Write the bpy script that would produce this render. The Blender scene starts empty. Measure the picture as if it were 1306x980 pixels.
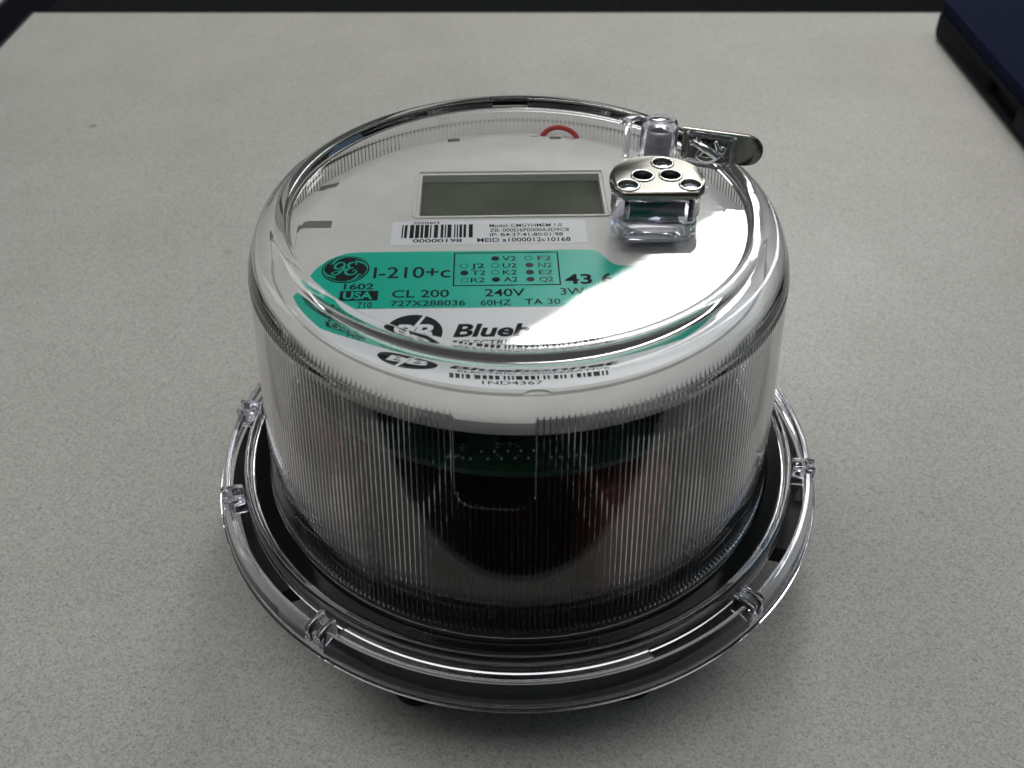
import bpy, bmesh, math, random
from mathutils import Vector, Matrix
random.seed(7)
R = math.radians
sc = bpy.context.scene
col = sc.collection
MM = 0.001

# ------------------------------------------------------------------ camera
cam_d = bpy.data.cameras.new("camera")
cam = bpy.data.objects.new("camera", cam_d)
col.objects.link(cam)
cam.location = (-0.0017, -0.2233, 0.2200)
cam.rotation_euler = (R(90 - 40.61), 0, 0)
cam_d.sensor_width = 36.0
cam_d.lens = 36.0 * 1300 / 1306
cam_d.clip_start = 0.005
cam_d.clip_end = 50
cam_d.dof.use_dof = True
cam_d.dof.focus_distance = 0.268
cam_d.dof.aperture_fstop = 22
sc.camera = cam

# ------------------------------------------------------------------ world, lamps, exposure
w = bpy.data.worlds.new("World")
sc.world = w
w.use_nodes = True
w.node_tree.nodes["Background"].inputs[0].default_value = (0.92, 1.0, 0.97, 1)
w.node_tree.nodes["Background"].inputs[1].default_value = 0.045

def area(name, loc, target, sx, sy, radiance, color=(1, 1, 1), spin=0.0):
    d = bpy.data.lights.new(name, 'AREA')
    d.shape = 'RECTANGLE'; d.size = sx; d.size_y = sy
    d.energy = radiance * math.pi * sx * sy
    d.color = color
    o = bpy.data.objects.new(name, d)
    o.location = loc
    v = Vector(target) - Vector(loc)
    q = v.to_track_quat('-Z', 'Y')
    o.rotation_mode = 'QUATERNION'
    o.rotation_quaternion = q @ Matrix.Rotation(spin, 3, 'Z').to_quaternion()
    col.objects.link(o)
    return o

def ceiling_panel(name, x, y, sx, sy, spin, radiance, color, z=1.9):
    d = bpy.data.lights.new(name, 'AREA')
    d.shape = 'RECTANGLE'; d.size = sx; d.size_y = sy
    d.energy = radiance * math.pi * sx * sy
    d.color = color
    o = bpy.data.objects.new(name, d)
    o.location = (x, y, z)
    o.rotation_euler = (0, 0, spin)
    col.objects.link(o)
    return o

def frosted(d):
    """uneven frosted diffuser: brighter in the middle, cloudy, fading at its borders"""
    d.use_nodes = True
    n, l = d.node_tree.nodes, d.node_tree.links
    em = n["Emission"]
    g = n.new("ShaderNodeNewGeometry")
    sep = n.new("ShaderNodeSeparateXYZ")
    l.new(g.outputs["Parametric"], sep.inputs[0])
    def edge(sock, w0):
        a = n.new("ShaderNodeMath"); a.operation = 'SUBTRACT'; a.inputs[0].default_value = 1; l.new(sock, a.inputs[1])
        m = n.new("ShaderNodeMath"); m.operation = 'MINIMUM'; l.new(sock, m.inputs[0]); l.new(a.outputs[0], m.inputs[1])
        r = n.new("ShaderNodeMapRange"); r.interpolation_type = 'SMOOTHSTEP'; r.inputs["From Max"].default_value = w0
        l.new(m.outputs[0], r.inputs["Value"])
        return r.outputs[0]
    e1, e2 = edge(sep.outputs["X"], 0.08), edge(sep.outputs["Y"], 0.10)
    no = n.new("ShaderNodeTexNoise"); no.inputs["Scale"].default_value = 6; no.inputs["Detail"].default_value = 4
    l.new(g.outputs["Parametric"], no.inputs["Vector"])
    mr = n.new("ShaderNodeMapRange"); mr.inputs["From Min"].default_value = 0.36; mr.inputs["From Max"].default_value = 0.56
    mr.inputs["To Min"].default_value = 0.55; mr.inputs["To Max"].default_value = 1.3
    l.new(no.outputs["Fac"], mr.inputs["Value"])
    p = n.new("ShaderNodeMath"); p.operation = 'MULTIPLY'; l.new(e1, p.inputs[0]); l.new(e2, p.inputs[1])
    q = n.new("ShaderNodeMath"); q.operation = 'MULTIPLY'; l.new(p.outputs[0], q.inputs[0]); l.new(mr.outputs[0], q.inputs[1])
    l.new(q.outputs[0], em.inputs["Strength"])

# the lamp over the desk that is mirrored in the top of the meter, then weaker overhead panels added as fill, and a bluish window
lamp = ceiling_panel("desk_lamp", 0.288, 1.154, 0.66, 0.28, R(45), 20.0, (1.0, 1.0, 0.97), 0.95)
frosted(lamp.data)
ceiling_panel("overhead_fill", -0.1, 0.0, 3.6, 1.5, 0.0, 1.38, (1.0, 1.0, 0.96))
ceiling_panel("overhead_fill", -1.9, 1.7, 1.2, 1.2, R(45), 2.5, (0.97, 1.0, 0.97))
area("window_light", (2.4, 0.35, 0.85), (0, 0, 0), 1.0, 0.9, 1.6, (0.45, 0.68, 1.0))

sc.view_settings.view_transform = 'Standard'
sc.view_settings.look = 'None'
sc.view_settings.exposure = 0.0
sc.view_settings.gamma = 1.0
sc.view_settings.use_curve_mapping = False
cy = sc.cycles
cy.max_bounces = 28
cy.transmission_bounces = 24
cy.glossy_bounces = 14
cy.diffuse_bounces = 4
cy.transparent_max_bounces = 12
cy.caustics_refractive = True
cy.caustics_reflective = True
cy.blur_glossy = 0.3
cy.sample_clamp_indirect = 12.0
cy.use_denoising = True

# ------------------------------------------------------------------ materials
def mat(name, color, rough=0.5, metal=0.0, trans=0.0, ior=1.5, spec=None):
    m = bpy.data.materials.new(name)
    m.use_nodes = True
    b = m.node_tree.nodes["Principled BSDF"]
    b.inputs["Base Color"].default_value = (*color, 1)
    b.inputs["Roughness"].default_value = rough
    b.inputs["Metallic"].default_value = metal
    b.inputs["IOR"].default_value = ior
    b.inputs["Transmission Weight"].default_value = trans
    if spec is not None:
        b.inputs["Specular IOR Level"].default_value = spec
    return m

def nodes(m):
    return m.node_tree.nodes, m.node_tree.links, m.node_tree.nodes["Principled BSDF"]

def add_noise_color(m, c0, c1, scale, lo=0.35, hi=0.65, detail=3, bump=0.0, bdist=0.0001):
    n, l, b = nodes(m)
    tc = n.new("ShaderNodeTexCoord")
    no = n.new("ShaderNodeTexNoise")
    no.inputs["Scale"].default_value = scale
    no.inputs["Detail"].default_value = detail
    cr = n.new("ShaderNodeValToRGB")
    cr.color_ramp.elements[0].position = lo; cr.color_ramp.elements[0].color = (*c0, 1)
    cr.color_ramp.elements[1].position = hi; cr.color_ramp.elements[1].color = (*c1, 1)
    l.new(tc.outputs["Object"], no.inputs["Vector"])
    l.new(no.outputs["Fac"], cr.inputs["Fac"])
    l.new(cr.outputs["Color"], b.inputs["Base Color"])
    if bump:
        bp = n.new("ShaderNodeBump")
        bp.inputs["Strength"].default_value = bump
        bp.inputs["Distance"].default_value = bdist
        l.new(no.outputs["Fac"], bp.inputs["Height"])
        l.new(bp.outputs["Normal"], b.inputs["Normal"])
    return m

def laminate():
    m = mat("grey_laminate", (0.5, 0.5, 0.48), 0.45)
    n, l, b = nodes(m)
    tc = n.new("ShaderNodeTexCoord")
    def vor(scale, feature='F1'):
        v = n.new("ShaderNodeTexVoronoi"); v.inputs["Scale"].default_value = scale; v.feature = feature
        l.new(tc.outputs["Object"], v.inputs["Vector"]); return v
    def noise(scale, detail):
        v = n.new("ShaderNodeTexNoise"); v.inputs["Scale"].default_value = scale; v.inputs["Detail"].default_value = detail
        l.new(tc.outputs["Object"], v.inputs["Vector"]); return v
    def ramp(sock, *stops):
        r = n.new("ShaderNodeValToRGB"); e = r.color_ramp.elements
        e[0].position, e[0].color = stops[0][0], (*stops[0][1], 1)
        e[1].position, e[1].color = stops[-1][0], (*stops[-1][1], 1)
        for p, c in stops[1:-1]:
            e.new(p).color = (*c, 1)
        l.new(sock, r.inputs["Fac"]); return r.outputs["Color"]
    def mul(a, c):
        x = n.new("ShaderNodeMix"); x.data_type = 'RGBA'; x.blend_type = 'MULTIPLY'; x.inputs["Factor"].default_value = 1
        l.new(a, x.inputs["A"]); l.new(c, x.inputs["B"]); return x.outputs["Result"]
    def grain(scale):
        v = vor(scale); sp = n.new("ShaderNodeSeparateColor"); l.new(v.outputs["Color"], sp.inputs[0]); return sp
    g1, g2 = grain(1750), grain(2700)
    c = ramp(g1.outputs["Red"], (0.0, (0.335, 0.325, 0.308)), (0.16, (0.42, 0.408, 0.388)), (0.55, (0.485, 0.47, 0.449)), (1.0, (0.545, 0.529, 0.506)))
    c = mul(c, ramp(g2.outputs["Green"], (0.0, (0.70, 0.71, 0.73)), (0.20, (0.95, 0.95, 0.95)), (1.0, (1.04, 1.04, 1.04))))
    c = mul(c, ramp(noise(26, 4).outputs["Fac"], (0.3, (0.93, 0.93, 0.92)), (0.7, (1, 1, 1))))
    # a few dropped specks and faint smears
    sp_ = vor(17)
    c = mul(c, ramp(sp_.outputs["Distance"], (0.030, (0.55, 0.54, 0.50)), (0.055, (1, 1, 1))))
    l.new(c, b.inputs["Base Color"])
    sm = noise(9, 5)
    rr = n.new("ShaderNodeMapRange"); rr.inputs["To Min"].default_value = 0.36; rr.inputs["To Max"].default_value = 0.60
    l.new(sm.outputs["Fac"], rr.inputs["Value"]); l.new(rr.outputs[0], b.inputs["Roughness"])
    return m

M = {}
M['laminate'] = laminate()
M['edge'] = mat("black_edge_band", (0.012, 0.012, 0.02), 0.45)
M['floor'] = add_noise_color(mat("shaded_carpet", (0.02, 0.02, 0.02), 0.95), (0.004, 0.006, 0.005), (0.016, 0.02, 0.018), 60)  # near-black carpet, the shade below the desks is put into its colour
M['clear'] = mat("clear_polycarbonate", (0.985, 0.985, 1.0), 0.0, trans=1.0, ior=1.47)
M['skirt'] = mat("clear_bluish_plastic", (0.93, 0.94, 1.0), 0.07, trans=1.0, ior=1.47)
def wavy(m, scale, strength, dist):
    n, l, b = nodes(m)
    tc = n.new("ShaderNodeTexCoord"); no = n.new("ShaderNodeTexNoise")
    no.inputs["Scale"].default_value = scale; no.inputs["Detail"].default_value = 2
    bp = n.new("ShaderNodeBump"); bp.inputs["Strength"].default_value = strength; bp.inputs["Distance"].default_value = dist
    l.new(tc.outputs["Object"], no.inputs["Vector"]); l.new(no.outputs["Fac"], bp.inputs["Height"]); l.new(bp.outputs["Normal"], b.inputs["Normal"])
wavy(M['clear'], 40, 0.05, 0.0006)
def smudged(m, scale, rmax):
    n, l, b = nodes(m)
    tc = n.new("ShaderNodeTexCoord"); no = n.new("ShaderNodeTexNoise")
    no.inputs["Scale"].default_value = scale; no.inputs["Detail"].default_value = 6; no.inputs["Distortion"].default_value = 1.5
    mr = n.new("ShaderNodeMapRange"); mr.inputs["From Min"].default_value = 0.48; mr.inputs["From Max"].default_value = 0.72
    mr.inputs["To Min"].default_value = 0.0; mr.inputs["To Max"].default_value = rmax
    l.new(tc.outputs["Object"], no.inputs["Vector"]); l.new(no.outputs["Fac"], mr.inputs["Value"]); l.new(mr.outputs[0], b.inputs["Roughness"])
smudged(M['clear'], 55, 0.022)
M['clear_worn'] = mat("clear_moulded_plastic", (0.93, 0.93, 1.0), 0.04, trans=1.0, ior=1.47)
M['white'] = add_noise_color(mat("white_plastic", (0.7, 0.7, 0.68), 0.45), (0.74, 0.735, 0.705), (0.79, 0.785, 0.755), 120)
M['label'] = mat("white_label", (0.90, 0.92, 0.94), 0.3, spec=0.3)
M['green'] = mat("green_print", (0.002, 0.54, 0.385), 0.3, spec=0.3)
M['ink'] = mat("black_ink", (0.012, 0.014, 0.016), 0.5, spec=0.06)
M['greyink'] = mat("grey_ink", (0.07, 0.07, 0.07), 0.5, spec=0.06)
M['lcd'] = add_noise_color(mat("display_glass", (0.09, 0.10, 0.08), 0.08), (0.10, 0.115, 0.085), (0.165, 0.18, 0.135), 40)  # mottled tone stands in for uneven reflections on the display
M['black'] = add_noise_color(mat("black_plastic", (0.012, 0.013, 0.013), 0.45, spec=0.15), (0.008, 0.009, 0.009), (0.015, 0.016, 0.016), 200)
M['gloss_black'] = mat("glossy_black_rubber", (0.006, 0.007, 0.007), 0.10, ior=1.4)
M['dark'] = mat("dark_brown_plastic", (0.022, 0.008, 0.007), 0.6, spec=0.15)
M['copper'] = mat("dull_copper", (0.22, 0.05, 0.035), 0.5, metal=0.2)
M['pcb'] = add_noise_color(mat("green_circuit_board", (0.01, 0.07, 0.035), 0.35), (0.007, 0.065, 0.032), (0.015, 0.105, 0.055), 300)
M['solder'] = mat("solder", (0.75, 0.75, 0.72), 0.25, metal=1.0)
M['silk'] = mat("white_silkscreen", (0.5, 0.55, 0.5), 0.5)
M['chrome'] = mat("polished_steel", (0.22, 0.214, 0.195), 0.25, metal=1.0)
M['chrome_dark'] = mat("dark_polished_steel", (0.20, 0.195, 0.175), 0.2, metal=1.0)
M['silver'] = mat("bright_crimped_metal", (0.85, 0.85, 0.85), 0.18, metal=1.0)
M['dark_teal'] = mat("dark_teal_plastic", (0.012, 0.022, 0.022), 0.12)
M['pearl'] = mat("pale_inner_plastic", (0.62, 0.60, 0.56), 0.35)
M['slot'] = mat("grey_recess", (0.25, 0.25, 0.24), 0.6)
M['red'] = mat("red_wire_sleeve", (0.62, 0.02, 0.02), 0.35)
M['navy'] = add_noise_color(mat("navy_plastic", (0.008, 0.010, 0.035), 0.8, ior=1.12), (0.006, 0.0085, 0.024), (0.009, 0.012, 0.033), 400)
M['navyside'] = mat("charcoal_plastic", (0.006, 0.0065, 0.010), 0.7, ior=1.2)

# ------------------------------------------------------------------ mesh helpers
def link(name, me, m, parent=None, smooth=True, sharp=None):
    if smooth:
        for p in me.polygons:
            p.use_smooth = True
    if m:
        me.materials.clear()
        me.materials.append(m)
    o = bpy.data.objects.new(name, me)
    col.objects.link(o)
    if parent:
        o.parent = parent
    if smooth and sharp:
        me.set_sharp_from_angle(angle=R(sharp))
    return o

def from_bm(name, bm, m, parent=None, smooth=True, sharp=35):
    bmesh.ops.recalc_face_normals(bm, faces=bm.faces)
    me = bpy.data.meshes.new(name)
    bm.to_mesh(me); bm.free()
    return link(name, me, m, parent, smooth, sharp)

def lathe_bm(profile, n=128, a0=None, a1=None, closed=True):
    """profile: (r,z) list. closed => last joins first. r=0 points collapse to the axis."""
    bm = bmesh.new()
    full = a0 is None
    k = n if full else n + 1
    rings = []
    for (r, z) in profile:
        if r < 1e-9 and full:
            v = bm.verts.new((0, 0, z)); rings.append([v] * k)
        else:
            ring = []
            for i in range(k):
                t = (2 * math.pi * i / n) if full else (a0 + (a1 - a0) * i / n)
                ring.append(bm.verts.new((r * math.cos(t), r * math.sin(t), z)))
            rings.append(ring)
    P = len(profile)
    segs = P if closed else P - 1
    for j in range(segs):
        A, B = rings[j], rings[(j + 1) % P]
        rng = n
        for i in range(rng):
            i2 = (i + 1) % k if full else i + 1
            vs = [A[i], A[i2], B[i2], B[i]]
            u = []
            for v in vs:
                if v not in u:
                    u.append(v)
            if len(u) >= 3:
                try:
                    bm.faces.new(u)
                except ValueError:
                    pass
    if not full and closed:
        bm.faces.new([r[0] for r in rings]); bm.faces.new([r[-1] for r in reversed(rings)])
    return bm

def lathe(name, profile, m, parent=None, n=128, a0=None, a1=None, closed=True, sharp=30):
    return from_bm(name, lathe_bm(profile, n, a0, a1, closed), m, parent, True, sharp)

def arc(cx, cz, r, d0, d1, n=6):
    return [(cx + r * math.cos(R(d0 + (d1 - d0) * i / n)), cz + r * math.sin(R(d0 + (d1 - d0) * i / n))) for i in range(n + 1)]

def prism_bm(outline, z0, z1, bevel=0.0, seg=2):
    bm = bmesh.new()
    lo = [bm.verts.new((x, y, z0)) for x, y in outline]
    hi = [bm.verts.new((x, y, z1)) for x, y in outline]
    n = len(outline)
    bm.faces.new(list(reversed(lo))); bm.faces.new(hi)
    for i in range(n):
        bm.faces.new([lo[i], lo[(i + 1) % n], hi[(i + 1) % n], hi[i]])
    if bevel:
        es = [e for e in bm.edges if abs(e.verts[0].co.z - e.verts[1].co.z) < 1e-9]
        bmesh.ops.bevel(bm, geom=es, offset=bevel, segments=seg, affect='EDGES', profile=0.5)
    return bm

def prism(name, outline, z0, z1, m, parent=None, bevel=0.0, seg=2, sharp=35):
    return from_bm(name, prism_bm(outline, z0, z1, bevel, seg), m, parent, True, sharp)

def box_bm(x0, x1, y0, y1, z0, z1, bevel=0.0, seg=2):
    bm = bmesh.new()
    bmesh.ops.create_cube(bm, size=1)
    for v in bm.verts:
        v.co = ((x0 + x1) / 2 + v.co.x * (x1 - x0), (y0 + y1) / 2 + v.co.y * (y1 - y0), (z0 + z1) / 2 + v.co.z * (z1 - z0))
    if bevel:
        bmesh.ops.bevel(bm, geom=list(bm.edges), offset=bevel, segments=seg, affect='EDGES', profile=0.5)
    return bm

def box(name, x0, x1, y0, y1, z0, z1, m, parent=None, bevel=0.0, seg=2, sharp=35):
    return from_bm(name, box_bm(x0, x1, y0, y1, z0, z1, bevel, seg), m, parent, True, sharp)

def tube_bm(pts, rad, n=10, bm=None):
    bm = bm or bmesh.new()
    pts = [Vector(p) for p in pts]
    prev = None; rings = []
    up = Vector((0, 0, 1))
    for i, p in enumerate(pts):
        t = (pts[min(i + 1, len(pts) - 1)] - pts[max(i - 1, 0)]).normalized()
        ref = up if abs(t.z) < 0.95 else Vector((1, 0, 0))
        if prev is None:
            u = t.cross(ref).normalized()
        else:
            u = (prev - t * prev.dot(t)).normalized()
        prev = u
        v = t.cross(u)
        rings.append([bm.verts.new(p + (u * math.cos(2 * math.pi * k / n) + v * math.sin(2 * math.pi * k / n)) * rad) for k in range(n)])
    for a, b in zip(rings, rings[1:]):
        for k in range(n):
            bm.faces.new([a[k], a[(k + 1) % n], b[(k + 1) % n], b[k]])
    bm.faces.new(list(reversed(rings[0]))); bm.faces.new(rings[-1])
    return bm

def cut(o, cutters):
    for c in cutters:
        md = o.modifiers.new("cut", 'BOOLEAN'); md.operation = 'DIFFERENCE'; md.object = c; md.solver = 'EXACT'
    bpy.context.view_layer.update()
    dg = bpy.context.evaluated_depsgraph_get()
    me = bpy.data.meshes.new_from_object(o.evaluated_get(dg))
    o.modifiers.clear()
    old = o.data; nm = old.name; o.data = me; bpy.data.meshes.remove(old); me.name = nm
    for c in cutters:
        d = c.data; bpy.data.objects.remove(c); bpy.data.meshes.remove(d)

def empty(name, loc, rz=0.0):
    o = bpy.data.objects.new(name, None)
    o.empty_display_size = 0.02
    o.location = loc; o.rotation_euler = (0, 0, rz)
    col.objects.link(o)
    return o

# ------------------------------------------------------------------ the setting: floor, two desks
TZ = -0.025           # desk top surface
fl = box("floor", -6, 6, -3, 7, TZ - 0.80, TZ - 0.74, M['floor'])
fl["kind"] = "structure"

def desk(x0, x1, y0, y1, label):
    t = empty("desk", ((x0 + x1) / 2, (y0 + y1) / 2, TZ - 0.74))
    hx, hy = (x1 - x0) / 2, (y1 - y0) / 2
    box("desk_top", -hx, hx, -hy, hy, 0.7122, 0.74, M['laminate'], t, bevel=0.0006)
    # dark edge band round the slab
    bm = bmesh.new()
    for (a, b, c, d) in ((-hx - 0.003, -hx - 0.0001, -hy - 0.003, hy + 0.003), (hx + 0.0001, hx + 0.003, -hy - 0.003, hy + 0.003),
                         (-hx, hx, -hy - 0.003, -hy - 0.0001), (-hx, hx, hy + 0.0001, hy + 0.003)):
        q = box_bm(a, b, c, d, 0.7115, 0.7392)
        me = bpy.data.meshes.new("tmp"); q.to_mesh(me); q.free(); bm.from_mesh(me); bpy.data.meshes.remove(me)
    from_bm("edge_band", bm, M['edge'], t)
    for sx in (-1, 1):
        box("leg", sx * (hx - 0.08) - 0.025, sx * (hx - 0.08) + 0.025, -hy + 0.05, hy - 0.05, 0.0, 0.7120, M['edge'], t, bevel=0.003)
    t["label"] = label; t["category"] = "desk"; t["group"] = "grey speckled office desks"
    return t
desk(-0.309, 1.05, -0.128, 0.429, "grey speckled laminate desk that the round meter stands on")
desk(-1.50, -0.338, -0.128, 0.62, "neighbouring grey desk beyond the dark gap in the upper left corner")

# ------------------------------------------------------------------ the closed navy device at the back right
lap = empty("laptop", (0.2555, 0.393, TZ))
def rrect(x0, x1, y0, y1, r, n=5):
    o = []
    for (cx, cy_, a) in ((x1 - r, y1 - r, 0), (x0 + r, y1 - r, 90), (x0 + r, y0 + r, 180), (x1 - r, y0 + r, 270)):
        for i in range(n + 1):
            t = R(a + 90 * i / n); o.append((cx + r * math.cos(t), cy_ + r * math.sin(t)))
    return o
lb = prism("body", rrect(0, 0.33, -0.26, 0, 0.008), 0.0025, 0.0165, M['navyside'], lap, bevel=0.0025, seg=3)
pc = box("tmp_cut", -0.01, 0.006, -0.132, -0.093, 0.0052, 0.0140, None)
pc.location = lap.location
cut(lb, [pc])
box("port", 0.0045, 0.0058, -0.131, -0.094, 0.0056, 0.0136, M['ink'], lap)
prism("lid", rrect(0.0006, 0.3294, -0.2594, -0.0006, 0.008), 0.0168, 0.0235, M['navy'], lap, bevel=0.0012, seg=2)
for fx, fy in ((0.02, -0.02), (0.31, -0.02), (0.02, -0.24), (0.31, -0.24)):
    f = lathe("foot", [(0, 0), (0.006, 0), (0.007, 0.0024), (0, 0.0024)], M['edge'], lap, n=20, closed=False)
    f.location = (fx, fy, 0)
lap["label"] = "closed dark navy laptop with a black port in its side, at the back right corner"
lap["category"] = "laptop"

# ------------------------------------------------------------------ the meter
ROT = R(1.3)
meter = empty("electricity_meter", (0, 0, TZ), ROT)
meter["label"] = "round electricity meter under a ribbed clear cover, standing on the grey desk"
meter["category"] = "electricity meter"
def up(o):
    """shapes below are modelled with z = 0 at the cover's lower rim, the root stands on the desk"""
    o.location.z += -TZ
    return o

def P(x, y):
    """measured face position (mm) -> meter's own axes (m)"""
    c, s = math.cos(ROT), math.sin(ROT)
    return ((x * c + y * s) * MM, (-x * s + y * c) * MM)

# --- base: black plate with lugs, blades, feet
def base_plate():
    n = 360
    bm = bmesh.new()
    def rad(deg):
        d = (deg + 180) % 360 - 180
        if -45 < d < -29 or -141 < d < -126: return 0.0782
        if -168 < d <= -141: return 0.0836
        return 0.0852
    prof = [(1.0, -0.004), (1.0, 0.0022)]
    lo, hi, top = [], [], []
    for i in range(n):
        t = 2 * math.pi * i / n; r = rad(i)
        lo.append(bm.verts.new((r * math.cos(t), r * math.sin(t), -0.004)))
        hi.append(bm.verts.new((r * math.cos(t), r * math.sin(t), 0.0018)))
    for i in range(n):
        j = (i + 1) % n
        bm.faces.new([lo[i], lo[j], hi[j], hi[i]])
    bm.faces.new(list(reversed(lo))); bm.faces.new(hi)
    return bm
up(from_bm("base_plate", base_plate(), M['black'], meter, sharp=25))
up(lathe("base_ring", [(0.0665, 0.0019), (0.0755, 0.0019), (0.0755, 0.0036), (0.0735, 0.0040), (0.0690, 0.0040), (0.0680, 0.0052), (0.0665, 0.0052)], M['black'], meter, n=160))
up(lathe("gasket", [(0.0735, 0.0088), (0.0738, 0.0091), (0.0776, 0.0091), (0.0779, 0.0088), (0.0779, 0.00865), (0.0735, 0.00865)], M['gloss_black'], meter, n=200))
up(lathe("underside", [(0, -0.0042), (0.066, -0.0042), (0.064, -0.012), (0.0, -0.012)], M['black'], meter, n=96, closed=False))
for (x, y) in ((-0.0288, -0.0645), (0.0290, -0.0640), (-0.0292, 0.0660), (0.0292, 0.0660)):
    f = up(lathe("foot", [(0, TZ), (0.0050, TZ), (0.0068, TZ + 0.0014), (0.0072, TZ + 0.0032), (0.0075, -0.0041), (0, -0.0041)], M['black'], meter, n=32, closed=False))
    f.location.x = x; f.location.y = y
for a in (60, 120, 240, 300):
    b = up(box("blade", -0.0012, 0.0012, -0.009, 0.009, TZ + 0.003, -0.0121, M['silver'], meter, bevel=0.0004))
    b.location.x = 0.036 * math.cos(R(a)); b.location.y = 0.03 * math.sin(R(a))

# --- inside: core, coil blocks, circuit board
up(lathe("inner_core", [(0, 0.0060), (0.047, 0.0060), (0.047, 0.0512), (0.0, 0.0512)], M['dark'], meter, n=96, closed=False))
for a, wd, m_, z1 in ((-63, 0.020, 'copper', 0.044), (-112, 0.016, 'dark', 0.046), (-20, 0.022, 'dark', 0.040), (-150, 0.020, 'copper', 0.042), (40, 0.02, 'dark', 0.045), (150, 0.02, 'dark', 0.045)):
    b = up(box("coil_block", 0.0475, 0.0595, -wd / 2, wd / 2, 0.0058, z1, M[m_], meter, bevel=0.0008))
    b.rotation_euler.z = R(a)
pcb = up(lathe("circuit_board", [(0, 0.0535), (0.0608, 0.0535), (0.0608, 0.0551), (0, 0.0551)], M['pcb'], meter, n=160, closed=False, sharp=30))
px = [(-9.9 + 3.0 * i, -54.2) for i in range(5)] + [(-8.4 + 3.05 * i, -56.6) for i in range(4)]
px += [(-17.5 + 1.7 * i, -55.6 - 0.3 * i) for i in range(4)] + [(6 + 1.9 * i, -56.4 + 0.2 * i) for i in range(5)]
me0 = None
for (x, y) in px:
    if me0 is None:
        o = lathe("solder_pin", [(0, 0.0552), (0.00045, 0.0552), (0.00036, 0.0556), (0, 0.0560)], M['solder'], pcb, n=10, closed=False)
        me0 = o.data
    else:
        o = bpy.data.objects.new("solder_pin", me0); col.objects.link(o); o.parent = pcb
    o.location = (x * MM, y * MM, 0)
rs_ = random.Random(5)
bm = bmesh.new()
for k in range(26):
    x0 = rs_.choice((-15.5, -14.6, -6.5, -5.2, -3.6, -2.0, 1.2)) + rs_.uniform(-0.4, 0.4); y0 = rs_.choice((-53.0, -51.6, -55.2)) + rs_.uniform(-0.5, 0.5)
    wx = rs_.uniform(0.3, 0.9)
    bm.faces.new([bm.verts.new((q * MM, r * MM, 0.05515)) for q, r in ((x0, y0), (x0 + wx, y0), (x0 + wx, y0 + 0.35), (x0, y0 + 0.35))])
from_bm("silkscreen_marks", bm, M['silk'], pcb, smooth=False)
for (x, y, sx, sy, hh) in ((-14.5, -50, 3, 2.2, 1.6), (-3, -49.5, 5, 3, 2.0), (5, -48.5, 4, 4, 6.0), (-20, -48, 6, 4, 3.0), (16, -49, 7, 4, 4.0), (30, -42, 8, 6, 7.0), (-34, -40, 7, 7, 6.0)):
    box("board_component", (x - sx / 2) * MM, (x + sx / 2) * MM, (y - sy / 2) * MM, (y + sy / 2) * MM, 0.0552, 0.0551 + hh * MM, M['dark'], pcb, bevel=0.0002)

# --- white cap with the face plate
FZ = 0.0765
cap_prof = [(0, FZ), (0.0560, FZ), (0.0572, FZ - 0.0003), (0.0578, FZ - 0.0012), (0.0598, FZ - 0.0016), (0.0610, FZ - 0.0022), (0.0632, FZ - 0.0026),
            (0.0643, FZ - 0.0032), (0.0648, FZ - 0.0044), (0.0649, FZ - 0.0060), (0.0635, FZ - 0.0060), (0.0625, FZ - 0.0046), (0.0585, FZ - 0.0034), (0, FZ - 0.0034)]
cap = up(lathe("face_cap", cap_prof, M['white'], meter, n=200, closed=False, sharp=40))
LX0, LX1, LY0, LY1 = -26.1, 23.4, 11.4, 33.2
def cutter(x0, x1, y0, y1, z0=FZ - 0.01, z1=FZ + 0.01, rz=0.0, r=0.0):
    if r:
        o = prism("tmp_cut", rrect(x0 * MM, x1 * MM, y0 * MM, y1 * MM, r * MM, 3), z0, z1, None)
    else:
        o = box("tmp_cut", x0 * MM, x1 * MM, y0 * MM, y1 * MM, z0, z1, None)
    o.rotation_euler.z = rz
    o.location = (0, 0, 0)
    return o
cap.parent = None; cap.location = (0, 0, 0)
cuts = [cutter(LX0, LX1, LY0, LY1)]
cuts += [cutter(-58.0, -48.8, 6.2, 9.8, FZ - 0.01), cutter(-56.0, -49.6, 29.6, 33.0, FZ - 0.01), cutter(-19.8, -16.0, 53.2, 60, FZ - 0.01),
         cutter(10.8, 14.4, 54.2, 60, FZ - 0.01), cutter(5.0, 7.8, 56.0, 60, FZ - 0.01)]
nt = lathe("tmp_cut", [(0, FZ - 0.0014), (0.020, FZ - 0.0014), (0.020, FZ + 0.01), (0, FZ + 0.01)], None, None, n=60, closed=False)
nt.location = (-0.0025, 0.0755, 0); cuts.append(nt)
dn = lathe("tmp_cut", [(0, FZ - 0.0008), (0.0035, FZ - 0.0008), (0.0035, FZ + 0.01), (0, FZ + 0.01)], None, None, n=24, closed=False)
dn.location = (0.0025, -0.0590, 0); cuts.append(dn)
for c_ in cuts:
    c_.location.z += 0.0
cut(cap, cuts)
for p in cap.data.polygons: p.use_smooth = True
cap.data.set_sharp_from_angle(angle=R(30))
cap.parent = meter; cap.location = (0, 0, -TZ)

def face(o):
    o.parent = cap
    return o
for (x0, x1, y0, y1) in ((-57.4, -48.6, 6.0, 10.0), (-53.8, -49.4, 29.4, 31.6), (-20.0, -15.8, 53.0, 55.6), (10.6, 14.6, 54.0, 56.4), (4.8, 8.0, 55.8, 57.6)):
    face(box("slot_floor", x0 * MM, x1 * MM, y0 * MM, y1 * MM, FZ - 0.0048, FZ - 0.0037, M['slot']))
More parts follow.
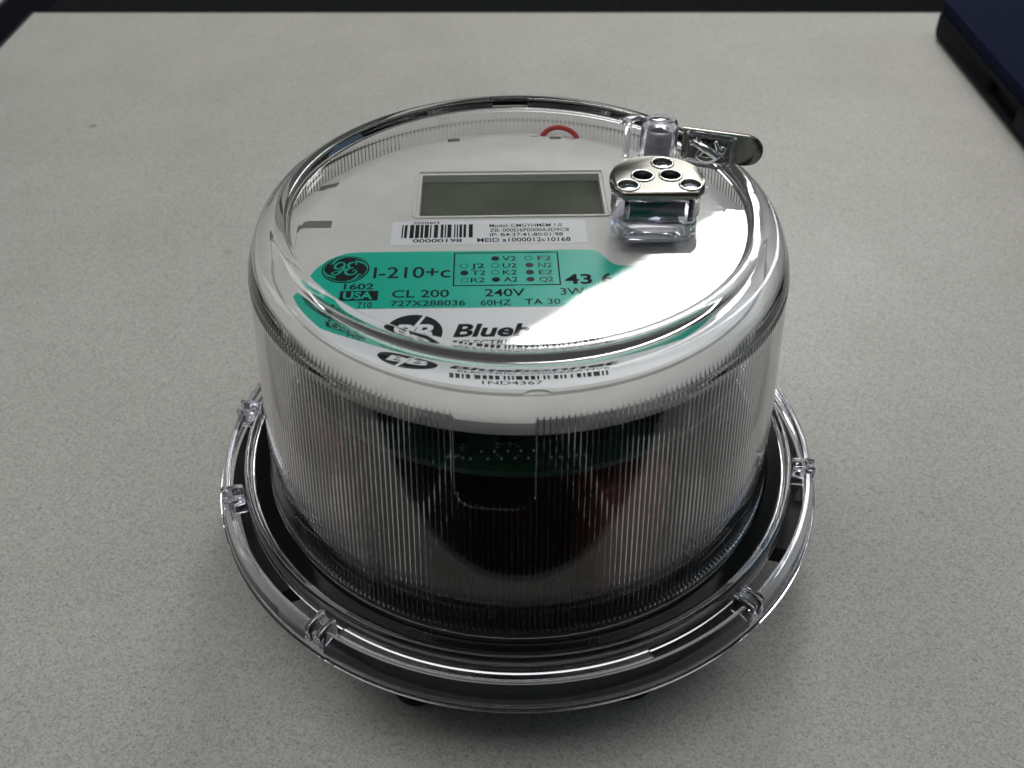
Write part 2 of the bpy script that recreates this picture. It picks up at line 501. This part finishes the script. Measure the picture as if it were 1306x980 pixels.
# display
bo, bi = rrect(-28.0 * MM, 25.3 * MM, 10.2 * MM, 35.6 * MM, 1.6 * MM, 4), rrect((LX0 - 0.9) * MM, (LX1 + 0.9) * MM, (LY0 - 0.5) * MM, (LY1 + 1.2) * MM, 0.6 * MM, 4)
bm = bmesh.new()
def ringstrip(bm, a, b):
    n = len(a)
    for i in range(n):
        j = (i + 1) % n
        bm.faces.new([a[i], a[j], b[j], b[i]])
r0 = [bm.verts.new((x, y, FZ)) for x, y in bo]
r1 = [bm.verts.new((x * 0.995, y * 0.998, FZ + 0.0004)) for x, y in bo]
r2 = [bm.verts.new((x * 1.002, y * 1.001, FZ + 0.0004)) for x, y in bi]
r3 = [bm.verts.new((x, y, FZ)) for x, y in bi]
ringstrip(bm, r0, r1); ringstrip(bm, r1, r2); ringstrip(bm, r2, r3)
bez = face(from_bm("display_bezel", bm, M['white'], None, sharp=30))
lcd = face(box("display", LX0 * MM + 0.0001, LX1 * MM - 0.0001, LY0 * MM + 0.0001, LY1 * MM - 0.0001, FZ - 0.0026, FZ - 0.0022, M['lcd']))

# ---- print: lettering made from the built-in font, squeezed to the measured size
def text_mesh(body, offset=0.0, shear=0.0):
    cu = bpy.data.curves.new("tmp_text", 'FONT')
    cu.body = body; cu.size = 1.0; cu.offset = offset; cu.shear = shear; cu.resolution_u = 4
    o = bpy.data.objects.new("tmp_text", cu); col.objects.link(o)
    bpy.context.view_layer.update()
    me = bpy.data.meshes.new_from_object(o.evaluated_get(bpy.context.evaluated_depsgraph_get()))
    bpy.data.objects.remove(o); bpy.data.curves.remove(cu)
    return me
_H = text_mesh("H"); CAPH = max(v.co.y for v in _H.vertices)
def lettering(body, x, y, width, cap_mm, z, m, parent, offset=0.012, shear=0.0):
    """x,y: measured baseline start (mm), width and cap height in mm"""
    me = text_mesh(body, offset, shear)
    xs = [v.co.x for v in me.vertices]
    a, b = min(xs), max(xs)
    sx = width * MM / (b - a); sy = cap_mm * MM / CAPH
    X, Y = P(x, y)
    for v in me.vertices:
        v.co = (X + (v.co.x - a) * sx, Y + v.co.y * sy, z)
    me.name = "lettering"
    o = link("lettering", me, m, parent, smooth=False)
    return o

Z1 = FZ + 0.00006   # label sheets
Z2 = FZ + 0.00012   # colour print on them
Z3 = FZ + 0.00018   # ink
Z4 = FZ + 0.00024
def sheet(name, outline, z0, z1, m, parent):
    return prism(name, outline, z0, z1, m, parent, sharp=20)

# serial sticker
sx0, sy0 = P(-32.8, -3.1)
st = face(sheet("serial_sticker", rrect(sx0, sx0 + 50.6 * MM, sy0, sy0 + 11.2 * MM, 0.3 * MM, 2), FZ + 0.00002, Z1, M['label'], None))
def barcode(x, y, wd, ht, z, parent, n=34, seed=3):
    rnd = random.Random(seed); bm = bmesh.new()
    X, Y = P(x, y); u = 0; parts = []
    while u < 1.0:
        a = rnd.choice((1, 1, 2, 2, 3)); g = rnd.choice((1, 1, 1, 2))
        parts.append((u, u + a / (n * 3.2))); u += (a + g) / (n * 3.2)
    k = 1.0 / parts[-1][1]
    for a, b in parts:
        bm.faces.new([bm.verts.new((X + q * k * wd * MM, Y + r * ht * MM, z)) for q, r in ((a, 0), (b, 0), (b, 1), (a, 1))])
    me = bpy.data.meshes.new("barcode"); bm.to_mesh(me); bm.free()
    return link("barcode", me, M['ink'], parent, smooth=False)
barcode(-30.2, 0.0, 18.4, 6.3, Z2, st, n=17)
lettering("00000198", -27.1, -2.0, 12.6, 1.5, Z2, M['ink'], st)
lettering("consert", -27.4, 6.75, 6.8, 1.5, Z2, M['greyink'], st)
lettering("Model: CMGYHMEM 1.0", -7.6, 5.3, 18.9, 1.5, Z2, M['ink'], st, 0.006)
lettering("ZB: 000D6F0000A3D9C8", -7.5, 3.1, 20.6, 1.5, Z2, M['ink'], st, 0.006)
lettering("IP: B4:37:41:80:01:98", -7.4, 0.9, 18.9, 1.5, Z2, M['ink'], st, 0.006)
lettering("MEID a1000012c10168", -10.6, -1.75, 24.0, 1.8, Z2, M['ink'], st)

# specification label: white sheet with a green printed panel
RL = 0.0538
def arcpts(r, d0, d1, n):
    return [(r * math.cos(R(d0 + (d1 - d0) * i / n)), r * math.sin(R(d0 + (d1 - d0) * i / n))) for i in range(n + 1)]
def y_on(r, y): return math.degrees(math.asin(y / r))
RW = 0.0556
aL = 180 - y_on(RW, -0.020)
lab = arcpts(RW, aL, 360 + y_on(RW, -0.020), 48)
label = face(sheet("specification_label", lab, FZ + 0.00002, Z1, M['label'], None))
gy0 = -0.0296
top = -0.0056
g = []
aTL = 180 - y_on(RL, -0.0158); aBL = 180 - y_on(RL, gy0)
g += arcpts(RL, aTL, aBL, 10)                                     # left edge, going down
RG = 0.0462
aBR = 360 + y_on(RG, gy0); aTR = 360 + y_on(RG, -0.0131)
g += arcpts(RG, aBR, aTR, 12)                                     # right edge, going up
g += [(0.0262, -0.0131), (0.0240, -0.0127), (0.0225, -0.0114), (0.0216, -0.0095), (0.0208, -0.0077), (0.0197, -0.0064), (0.0182, -0.0057), (0.0165, top)]
g += [(-0.040, top), (-0.0432, -0.0060), (-0.0458, -0.0074), (-0.0480, -0.0092), (-0.0497, -0.0116), (-0.0507, -0.0136)]
green = sheet("green_panel", g, Z1 + 0.00002, Z2, M['green'], label)
L = lambda *a, **k: lettering(*a, **k)
for body, x, y, wd, cp, of in (("I-210+c", -35.6, -18.0, 18.8, 4.6, 0.010), ("1602", -42.2, -22.7, 7.2, 2.3, 0.02),
                               ("710", -38.1, -30.2, 3.4, 2.3, 0.01), ("CL 200", -30.3, -26.0, 13.6, 2.9, 0.012), ("240V", -8.2, -25.5, 9.6, 2.95, 0.012),
                               ("3W", 9.9, -24.8, 5.8, 2.7, 0.006), ("727X288036", -30.3, -29.5, 17.6, 2.15, 0.010), ("60HZ", -9.1, -29.1, 7.2, 2.15, 0.006),
                               ("TA 30", 1.4, -28.7, 8.4, 2.15, 0.004), ("43", 11.2, -20.3, 6.6, 3.9, 0.022), ("6", 20.2, -19.9, 2.8, 3.9, 0.022)):
    lettering(body, x, y, wd, cp, Z3, M['ink'], label, of)
ux, uy = P(-42.8, -27.3)
sheet("origin_box", rrect(ux, ux + 9.2 * MM, uy, uy + 3.9 * MM, 0.05 * MM, 1), Z2, Z3, M['ink'], label)
lettering("USA", -41.9, -26.7, 7.0, 2.75, Z4, M['green'], label, 0.03)
# option box
bx0, by0 = P(-16.0, -21.3)
bx1, by1 = bx0 + 26.2 * MM, by0 + 14.4 * MM
bm = bmesh.new(); tk = 0.35 * MM
o_ = [bm.verts.new((x, y, Z3)) for x, y in ((bx0, by0), (bx1, by0), (bx1, by1), (bx0, by1))]
i_ = [bm.verts.new((x, y, Z3)) for x, y in ((bx0 + tk, by0 + tk), (bx1 - tk, by0 + tk), (bx1 - tk, by1 - tk), (bx0 + tk, by1 - tk))]
ringstrip(bm, o_, i_)
from_bm("option_box", bm, M['ink'], label, smooth=False)
def dot(x, y, filled):
    X, Y = P(x, y); bm = bmesh.new(); n = 24; r = 1.0 * MM
    out = [bm.verts.new((X + r * math.cos(2 * math.pi * i / n), Y + r * math.sin(2 * math.pi * i / n), Z3)) for i in range(n)]
    if filled:
        bm.faces.new(out)
    else:
        inn = [bm.verts.new((X + .82 * r * math.cos(2 * math.pi * i / n), Y + .82 * r * math.sin(2 * math.pi * i / n), Z3)) for i in range(n)]
        ringstrip(bm, out, inn)
    from_bm("option_dot", bm, M['ink'] if x < 1 or filled != 1 else M['greyink'], label, smooth=False)
for t_, dx, dy, fl_, tx in (("V2", -5.9, -9.4, 1, -4.1), ("F2", 2.4, -9.2, 0, 4.7), ("J2", -13.6, -12.7, 0, -11.9), ("U2", -5.9, -12.5, 0, -4.0), ("N2", 2.6, -12.3, 1, 4.8),
                            ("T2", -13.4, -15.7, 1, -11.6), ("K2", -5.8, -15.5, 0, -3.9), ("E2", 2.7, -15.4, 1, 4.9), ("R2", -13.2, -18.8, 0, -11.7), ("A2", -5.6, -18.5, 1, -3.7), ("Q2", 2.8, -18.4, 1, 5.0)):
    dot(dx, dy, fl_)
    lettering(t_, tx, dy - 0.95, 3.4, 1.95, Z3, M['ink'] if tx < 4 else M['greyink'], label, 0.006)

# round emblem: dark disc, thin ring, curled border and a flowing monogram
def disc(name, x, y, r, z, m, parent, n=48, r_in=None):
    bm = bmesh.new()
    out = [bm.verts.new((x + r * math.cos(2 * math.pi * i / n), y + r * math.sin(2 * math.pi * i / n), z)) for i in range(n)]
    if r_in is None:
        bm.faces.new(out)
    else:
        ringstrip(bm, out, [bm.verts.new((x + r_in * math.cos(2 * math.pi * i / n), y + r_in * math.sin(2 * math.pi * i / n), z)) for i in range(n)])
    return from_bm(name, bm, m, parent, smooth=False)
def catmull(pts, k=8):
    o = []
    for i in range(len(pts) - 1):
        p0 = pts[max(i - 1, 0)]; p1 = pts[i]; p2 = pts[i + 1]; p3 = pts[min(i + 2, len(pts) - 1)]
        for j in range(k):
            t = j / k
            o.append(tuple(0.5 * ((2 * b) + (c - a) * t + (2 * a - 5 * b + 4 * c - d) * t * t + (-a + 3 * b - 3 * c + d) * t ** 3) for a, b, c, d in zip(p0, p1, p2, p3)))
    o.append(pts[-1])
    return o
def strokes(name, lists, ox, oy, sc_, z, m, parent):
    bm = bmesh.new()
    dz = 0
    for pts in lists:                       # (x, y, half width)
        q = catmull(pts)
        pv = None
        for i, (x, y, h_) in enumerate(q):
            a = q[max(i - 1, 0)]; b = q[min(i + 1, len(q) - 1)]
            tx, ty = b[0] - a[0], b[1] - a[1]; l_ = math.hypot(tx, ty) or 1
            nx, ny = -ty / l_ * h_, tx / l_ * h_
            v = (bm.verts.new((ox + (x + nx) * sc_, oy + (y + ny) * sc_, z + dz)), bm.verts.new((ox + (x - nx) * sc_, oy + (y - ny) * sc_, z + dz)))
            if pv: bm.faces.new([pv[0], v[0], v[1], pv[1]])
            pv = v
        dz += 0.000003
    return from_bm(name, bm, m, parent, smooth=False)
ex, ey = P(-42.7, -14.2)
disc("emblem_disc", ex, ey, 5.85 * MM, Z3, M['ink'], label)
disc("emblem_ring", ex, ey, 5.50 * MM, Z4, M['green'], label, r_in=5.28 * MM)
curl = []
for k in range(4):
    a = 45 + 90 * k
    def pol(d, r): return (r * math.cos(R(a + d)), r * math.sin(R(a + d)))
    curl.append([(*pol(-38, 0.895), 0.01), (*pol(-20, 0.85), 0.03), (*pol(-2, 0.77), 0.05), (*pol(10, 0.70), 0.03), (*pol(14, 0.76), 0.02), (*pol(9, 0.82), 0.012)])
G = [[(-0.05, 0.30, .03), (-0.12, 0.46, .035), (-0.27, 0.50, .04), (-0.43, 0.34, .05), (-0.46, 0.12, .05), (-0.34, 0.02, .04), (-0.20, 0.10, .03), (-0.08, 0.30, .03)],
     [(-0.06, 0.32, .05), (-0.10, 0.06, .06), (-0.20, -0.22, .055), (-0.36, -0.40, .04), (-0.54, -0.36, .03), (-0.50, -0.22, .025), (-0.30, -0.14, .03), (-0.04, -0.04, .035), (0.10, 0.06, .03)]]
E_ = [[(0.40, 0.30, .03), (0.42, 0.44, .03), (0.28, 0.50, .04), (0.12, 0.40, .05), (0.10, 0.22, .05), (0.20, 0.10, .04), (0.34, 0.10, .03)],
      [(0.34, 0.10, .03), (0.14, 0.04, .045), (0.02, -0.14, .055), (0.06, -0.34, .055), (0.24, -0.42, .045), (0.44, -0.30, .035), (0.46, -0.14, .03), (0.36, -0.08, .025), (0.30, -0.18, .02)]]
strokes("emblem_monogram", curl + G + E_, ex, ey, 5.85 * MM, Z4, M['green'], label)

# utility name and mark, with a second bar code
bx, by = P(-24.2, -39.4)
disc("utility_mark", bx, by, 6.7 * MM, Z2, M['ink'], label)
lettering("BB", -29.0, -42.0, 9.4, 5.2, Z3, M['label'], label, 0.03, 0.25)
strokes("lightning_bolt", [[(-0.42, -1.02, .05), (0.02, 0.05, .07)], [(-0.10, -0.05, .07), (0.40, 1.02, .05)]], bx, by, 6.7 * MM, Z4, M['label'], label)
lettering("Bluebonnet", -15.1, -40.9, 36.5, 4.45, Z2, M['ink'], label, 0.032, 0.22)
lettering("ELECTRIC COOPERATIVE", -13.4, -44.0, 33.0, 1.7, Z2, M['ink'], label, 0.012, 0.15)
barcode(-15.0, -49.5, 34.0, 3.8, Z2, label, n=24, seed=9)
lettering("1ND4367", -8.0, -52.6, 13.0, 2.2, Z2, M['ink'], label, 0.012)

# red wire looping up behind the face
ctrl = [(0.0075, 0.0605, 0.068), (0.0086, 0.0600, 0.0740), (0.0108, 0.0603, 0.0764), (0.0138, 0.0606, 0.0770), (0.0172, 0.0603, 0.0760), (0.0196, 0.0598, 0.0735), (0.0212, 0.0590, 0.068)]
up(from_bm("red_wire", tube_bm(catmull(ctrl, 6), 0.00075, 10), M['red'], meter))

# --- the clear ribbed cover
NR = 320; SUB = 8; N = NR * SUB
RIBTOP = 0.0764; RIBBOT = 0.0104
def r_out(z):            # drafted outer wall
    return 0.0727 + (0.0683 - 0.0727) * (z - 0.0123) / (0.0780 - 0.0123)
T = 0.0021
WC = R(-95.8) ; WH = 0.0089      # clear window: centre angle, half width
def window(theta, z):
    s = ((theta - WC + math.pi) % (2 * math.pi) - math.pi) * 0.0695
    if abs(s) > WH or z < 0.0520: return True
    rc = 0.0045
    if z < 0.0520 + rc and abs(s) > WH - rc:
        return (abs(s) - (WH - rc)) ** 2 + (0.0520 + rc - z) ** 2 > rc * rc
    return False
SHAPE = [0.0, 0.0, 0.0, 0.0, 0.0, 1.0, 0.0, 0.0]
AMP = 0.00030
BASE = 0.00018
def cover():
    out = [(0, 0.0866), (0.030, 0.0866), (0.0560, 0.0866), (0.0566, 0.0866), (0.0568, 0.0866), (0.0571, 0.0869)]
    lip0 = len(out)
    out += [(0.0574, 0.0884), (0.0577, 0.0888), (0.0583, 0.0890)]
    lip1 = len(out)
    out += [(0.0597, 0.0890), (0.0606, 0.0888), (0.0613, 0.0883)]
    # shoulder
    out += [(0.0624, 0.0877), (0.0636, 0.0868), (0.0648, 0.0856), (0.0658, 0.0842), (0.0667, 0.0824), (0.0675, 0.0803), (0.0683, 0.0780)]
    rib0 = len(out)
    zs = [RIBTOP - 0.0001, RIBTOP - 0.0003] + [RIBTOP - 0.0003 - (RIBTOP - 0.0585) * i / 14 for i in range(1, 15)]
    zs += [0.0582 - (0.0582 - 0.0510) * i / 26 for i in range(1, 27)]
    zs += [0.0510 - (0.0510 - 0.0120) * i / 20 for i in range(1, 21)] + [0.0118]
    zs = [z for z in zs if z < RIBTOP]
    out += [(r_out(z), z) for z in zs]
    rib1 = len(out) - 1
    bead0 = len(out)
    out += [(0.0728, 0.0112), (0.0728, 0.0106), (0.0728, 0.0100), (0.0728, 0.0094), (0.0729, 0.0088), (0.0732, 0.0086), (0.0737, 0.0085), (0.0781, 0.0085), (0.0787, 0.0089), (0.0791, 0.0101), (0.0796, 0.0106), (0.0801, 0.0104), (0.0805, 0.0097), (0.0808, 0.0086), (0.0810, 0.0060), (0.0810, 0.0042)]
    inn = [(0.0786, 0.0042), (0.0785, 0.0060), (0.0782, 0.0064), (0.0714, 0.0065), (0.0709, 0.0067), (0.0708, 0.0074), (0.0708, 0.0088)]
    rows = [RIBBOT - 0.0003, RIBBOT] + [RIBBOT + 0.0002 + (0.0508 - RIBBOT) * i / 14 for i in range(15)] + [0.0512 + 0.0003 * i for i in range(24)] + [0.0584 + (RIBTOP - 0.0002 - 0.0584) * i / 9 for i in range(1, 10)] + [RIBTOP, RIBTOP + 0.0003]
    top = [(0.0658, 0.0796), (0.0654, 0.0809), (0.0647, 0.0821), (0.0636, 0.0831), (0.0622, 0.0838), (0.0605, 0.0842), (0.0592, 0.0843), (0.0589, 0.0843), (0.030, 0.0843), (0, 0.0843)]
    verts = []; faces = []; rings = []
    cs = [(math.cos(2 * math.pi * i / N), math.sin(2 * math.pi * i / N)) for i in range(N)]
    def ring(r, z):
        if r == 0:
            verts.append((0, 0, z)); rings.append(len(verts) - 1); return
        b = len(verts)
        verts.extend((r * c, r * s, z) for c, s in cs)
        rings.append(range(b, b + N))
    for k_, (r, z) in enumerate(out + inn):
        ring(r, z)
        if k_ in (bead0 + 1, bead0 + 2):                 # row of small beads round the foot of the wall
            b = rings[-1][0]
            for i in range(N):
                q = r + 0.00032 * max(0.0, math.sin(math.pi * ((i + 3) % SUB) / 5.0)) * (1 if (i + 3) % SUB < 5 else 0)
                verts[b + i] = (q * cs[i][0], q * cs[i][1], z)
        if rib0 < k_ < rib1:
            b = rings[-1][0]
            for i in range(N):
                if window(2 * math.pi * i / N, z):
                    q = r + BASE
                    verts[b + i] = (q * cs[i][0], q * cs[i][1], z)
        if lip0 <= k_ < lip1 or k_ == lip0 - 1:          # small notch in the lip at the back
            b = rings[-1][0]
            for i in range(N):
                t = 2 * math.pi * i / N
                if abs(((t - R(91) + math.pi) % (2 * math.pi) - math.pi)) * 0.058 < 0.0052:
                    verts[b + i] = ((r + 0.0014) * cs[i][0], (r + 0.0014) * cs[i][1], z)
    wall0 = len(rings)
    for z in rows:
        b = len(verts)
        r0_ = r_out(z) - T
        edge = z < RIBBOT or z > RIBTOP
        for i, (c, s) in enumerate(cs):
            a = 0.0 if edge else AMP * SHAPE[i % SUB] * (1 if window(2 * math.pi * i / N, z) else 0)
            verts.append(((r0_ - a) * c, (r0_ - a) * s, z))
        rings.append(range(b, b + N))
    wall1 = len(rings)
    for r, z in top: ring(r, z)
    for A, B in zip(rings, rings[1:]):
        if isinstance(A, int):
            faces.extend((A, B[i], B[(i + 1) % N]) for i in range(N))
        elif isinstance(B, int):
            faces.extend((A[i], B, A[(i + 1) % N]) for i in range(N))
        else:
            faces.extend((A[i], B[i], B[(i + 1) % N], A[(i + 1) % N]) for i in range(N))
    me = bpy.data.meshes.new("clear_cover")
    me.from_pydata(verts, [], faces)
    me.update()
    lo = N * wall0 - N; hi = N * (wall1 - 1)          # ring 0 is a fan of N faces, every later pair N faces too
    flat = [not (N * wall0 <= k < N * (wall1 - 1)) for k in range(len(me.polygons))]
    me.polygons.foreach_set("use_smooth", flat)
    return me
cov = up(link("clear_cover", cover(), M['clear'], meter, smooth=False))

# outer skirt, flange panel and clips of the cover
CLIPS = [-163.5, -126.0, -45.5, -8.5, 35.0, 80.0, 125.0, 171.5]
up(lathe("rim_band", [(0.0880, 0.0016), (0.0885, 0.0014), (0.0888, 0.0008), (0.0887, 0.0002), (0.0882, 0.0), (0.0868, 0.0), (0.0866, 0.0008), (0.0868, 0.0015)], M['skirt'], meter, n=256, sharp=None))
SK = [(0.0846, 0.0072), (0.0851, 0.0079), (0.0860, 0.0081), (0.0866, 0.0076), (0.0874, 0.0050), (0.0880, 0.0024), (0.0879, 0.0018), (0.0868, 0.0018), (0.0864, 0.0026), (0.0859, 0.0042), (0.0852, 0.0066)]
for i, a0 in enumerate(CLIPS):
    a1 = CLIPS[(i + 1) % len(CLIPS)]
    if a1 < a0: a1 += 360
    up(lathe("skirt_segment", SK, M['skirt'], meter, n=int((a1 - a0) * 1.2), a0=R(a0 + 2.1) - ROT, a1=R(a1 - 2.1) - ROT, sharp=40))
def panel(a0, a1):
    up(lathe("flange_panel", [(0.0813, 0.0060), (0.0843, 0.0060), (0.0843, 0.0073), (0.0841, 0.0075), (0.0815, 0.0076), (0.0813, 0.0074)], M['skirt'], meter, n=60, a0=R(a0), a1=R(a1), sharp=20))
panel(-123.6, -68.4)
def join_boxes(name, boxes, m, bev=0.0002):
    bm = bmesh.new()
    for q_ in boxes:
        q = box_bm(*q_, bev, 2); me = bpy.data.meshes.new("tmp"); q.to_mesh(me); q.free(); bm.from_mesh(me); bpy.data.meshes.remove(me)
    return up(from_bm(name, bm, m, meter))
for a in CLIPS:
    o = join_boxes("clip", [(0.0814, 0.0876, -0.0026, -0.0013, 0.0020, 0.0090), (0.0814, 0.0876, 0.0012, 0.0024, 0.0020, 0.0086),
                            (0.0822, 0.0840, -0.0012, 0.0011, 0.0064, 0.0082), (0.0855, 0.0868, -0.0012, 0.0011, 0.0022, 0.0060)], M['clear_worn'])
    o.rotation_euler.z = R(a) - ROT

# --- reset knob on top of the cover: block with perforated plate, boss, lever and seal wire
GZ = 0.0867
def dshape(k, n=20):
    """flat front edge, round back; k scales it"""
    pts = [(-0.0091 * k, -0.0075 * k), (0.0091 * k, -0.0075 * k), (0.0110 * k, -0.0050 * k)]
    for i in range(n + 1):
        t = R(-8 + 196 * i / n)
        pts.append((0.0117 * k * math.cos(t), 0.0112 * k * math.sin(t) if math.sin(t) > 0 else 0.009 * k * math.sin(t)))
    pts.append((-0.0110 * k, -0.0050 * k))
    return pts
kx, ky = P(34.0, 0.0)
knob = prism("knob_block", dshape(0.94), GZ + 0.0001, 0.0932, M['clear_worn'], None, bevel=0.0005, seg=2, sharp=30)
hol = prism("tmp_cut", dshape(0.80), GZ - 0.001, 0.0922, None, None)
cut(knob, [hol])
for p in knob.data.polygons: p.use_smooth = True
knob.data.set_sharp_from_angle(angle=R(30))
knob.parent = meter; knob.location = (kx, ky, -TZ)
kc = up(prism("knob_core", [(-0.0068, -0.0046), (0.0068, -0.0046), (0.0068, 0.004), (0.004, 0.0072), (-0.004, 0.0072), (-0.0068, 0.004)], GZ + 0.0006, 0.0912, M['dark_teal'], meter, bevel=0.0003))
kc.location.x = kx; kc.location.y = ky
ks = up(prism("knob_stem", dshape(0.92), 0.0796, 0.0841, M['clear_worn'], meter, bevel=0.0004))
ks.location.x = kx; ks.location.y = ky
kd = up(prism("stem_core", [(-0.0068, -0.0046), (0.0068, -0.0046), (0.0068, 0.004), (-0.0068, 0.004)], 0.0780, 0.0795, M['dark_teal'], meter, bevel=0.0003))
kd.location.x = kx; kd.location.y = ky
plate = prism("knob_plate", dshape(1.0), 0.0934, 0.0954, M['chrome'], None, bevel=0.0005, seg=3, sharp=30)
HO = ((2.2, 7.2), (-3.5, 0.9), (3.4, 0.9), (-7.6, -3.7), (7.7, -3.7))
cs_ = []
for hx_, hy_ in HO:
    c_ = lathe("tmp_cut", [(0, 0.092), (0.00235, 0.092), (0.00235, 0.0948), (0.0028, 0.0956), (0.0028, 0.099), (0, 0.099)], None, None, n=28, closed=False)
    c_.location = (hx_ * MM, hy_ * MM, 0); cs_.append(c_)
cut(plate, cs_)
for p in plate.data.polygons: p.use_smooth = True
plate.data.set_sharp_from_angle(angle=R(30))
plate.parent = meter; plate.location = (kx, ky, -TZ)
for hx_, hy_ in HO:
    rm = lathe("hole_rim", [(0.00265 + 0.00032 * math.cos(R(t)), 0.0955 + 0.00026 * math.sin(R(t))) for t in range(0, 360, 36)], M['silver'], plate, n=32, sharp=None)
    rm.location = (hx_ * MM, hy_ * MM, 0)
for i, (hx_, hy_) in enumerate(HO):
    m_ = M['clear_worn'] if i in (0, 3, 4) else M['black']
    s_ = lathe("stud", [(0, 0.0933), (0.0022, 0.0933), (0.0022, 0.0945), (0.0016, 0.0950), (0.0006, 0.0951), (0, 0.0951)] if i in (0, 3, 4) else [(0, 0.0933), (0.0020, 0.0933), (0.0020, 0.0938), (0, 0.0938)], m_, plate, n=20, closed=False)
    s_.location = (hx_ * MM, hy_ * MM, 0)
# boss
bx_, by_ = P(37.6, 26.6)
boss = lathe("boss", [(0, GZ + 0.0001), (0.0052, GZ + 0.0001), (0.0049, 0.0958), (0.0045, 0.0972), (0.0036, 0.0978), (0.0022, 0.0973), (0, 0.0971)], M['clear_worn'], None, n=48, closed=False, sharp=50)
hol = lathe("tmp_cut", [(0, GZ - 0.001), (0.0040, GZ - 0.001), (0.0039, 0.0958), (0, 0.0958)], None, None, n=40, closed=False)
cut(boss, [hol])
for p in boss.data.polygons: p.use_smooth = True
boss.data.set_sharp_from_angle(angle=R(50))
boss.parent = meter; boss.location = (bx_, by_, -TZ)
pin = up(lathe("boss_pin", [(0, GZ + 0.0003), (0.0036, GZ + 0.0003), (0.0036, 0.0908), (0.0033, 0.0911), (0.0033, 0.0915), (0.0036, 0.0918), (0.0035, 0.0944), (0.0031, 0.0950), (0, 0.0952)], M['pearl'], meter, n=40, closed=False, sharp=50))
pin.location.x = bx_; pin.location.y = by_
# small clear stop post left of the boss
sp = up(box("stop_post", -0.0009, 0.0009, -0.0022, 0.0022, GZ + 0.0001, 0.0962, M['clear_worn'], meter, bevel=0.0004))
q_ = P(29.4, 28.2); sp.location.x, sp.location.y = q_; sp.rotation_euler.z = R(-10)
sa = up(box("stop_arm", -0.0030, 0.0030, -0.0008, 0.0008, 0.0944, 0.0960, M['clear_worn'], meter, bevel=0.0003))
q_ = P(30.2, 32.0); sa.location.x, sa.location.y = q_; sa.rotation_euler.z = R(25)
# lever: upright steel blade with a rounded end
def lever_bm():
    Lh = 0.0042; x1 = 0.0252
    o = [(0.004, -Lh), (x1 - Lh, -Lh)] + [(x1 - Lh + Lh * math.cos(R(t)), Lh * math.sin(R(t))) for t in range(-75, 90, 15)] + [(x1 - Lh, Lh), (0.004, Lh)]
    bm = prism_bm(o, -0.0006, 0.0006, bevel=0.00025, seg=2)
    for v in bm.verts: v.co = (v.co.x, -v.co.z, v.co.y)
    return bm
lv = up(from_bm("lever", lever_bm(), M['chrome_dark'], meter, sharp=30))
lv.location.x, lv.location.y = P(39.4, 24.2); lv.location.z += 0.0933; lv.rotation_euler.z = R(-18.5)
# clear frame in front of the lever with the crimped seal wire
fr = bmesh.new()
for (a, b, c, d) in ((0.0050, 0.0060, -0.0052, 0.0040), (0.0172, 0.0182, -0.0052, 0.0040), (0.0061, 0.0171, 0.0030, 0.0040), (0.0061, 0.0171, -0.0052, -0.0042)):
    q = box_bm(a, b, -0.0030, -0.0009, c, d, 0.0002, 1); me = bpy.data.meshes.new("tmp"); q.to_mesh(me); q.free(); fr.from_mesh(me); bpy.data.meshes.remove(me)
fo = up(from_bm("seal_frame", fr, M['clear_worn'], meter))
fo.location.x, fo.location.y = P(39.4, 24.2); fo.location.z += 0.0933; fo.rotation_euler.z = R(-18.5)
kn = tube_bm(catmull([(0.0068, -0.0022, 0.0012), (0.0085, -0.0032, 0.0018), (0.0105, -0.0026, 0.0004), (0.0090, -0.0030, -0.0018), (0.0118, -0.0034, -0.0024), (0.0145, -0.0028, -0.0008), (0.0152, -0.0022, 0.0012)], 6), 0.0009, 10)
tube_bm(catmull([(0.0078, -0.0026, 0.0016), (0.0105, -0.0046, 0.0014), (0.0140, -0.0036, -0.0012)], 6), 0.0011, 10, kn)
tube_bm(catmull([(0.0130, -0.0026, 0.0026), (0.0142, -0.0036, 0.0006), (0.0150, -0.0028, -0.0004)], 5), 0.0006, 8, kn)
ko = up(from_bm("seal_wire", kn, M['silver'], meter, sharp=None))
ko.location.x, ko.location.y = P(39.4, 24.2); ko.location.z += 0.0933; ko.rotation_euler.z = R(-18.5)

print("objects", len(sc.objects), "polys", sum(len(o.data.polygons) for o in sc.objects if o.type == 'MESH'))
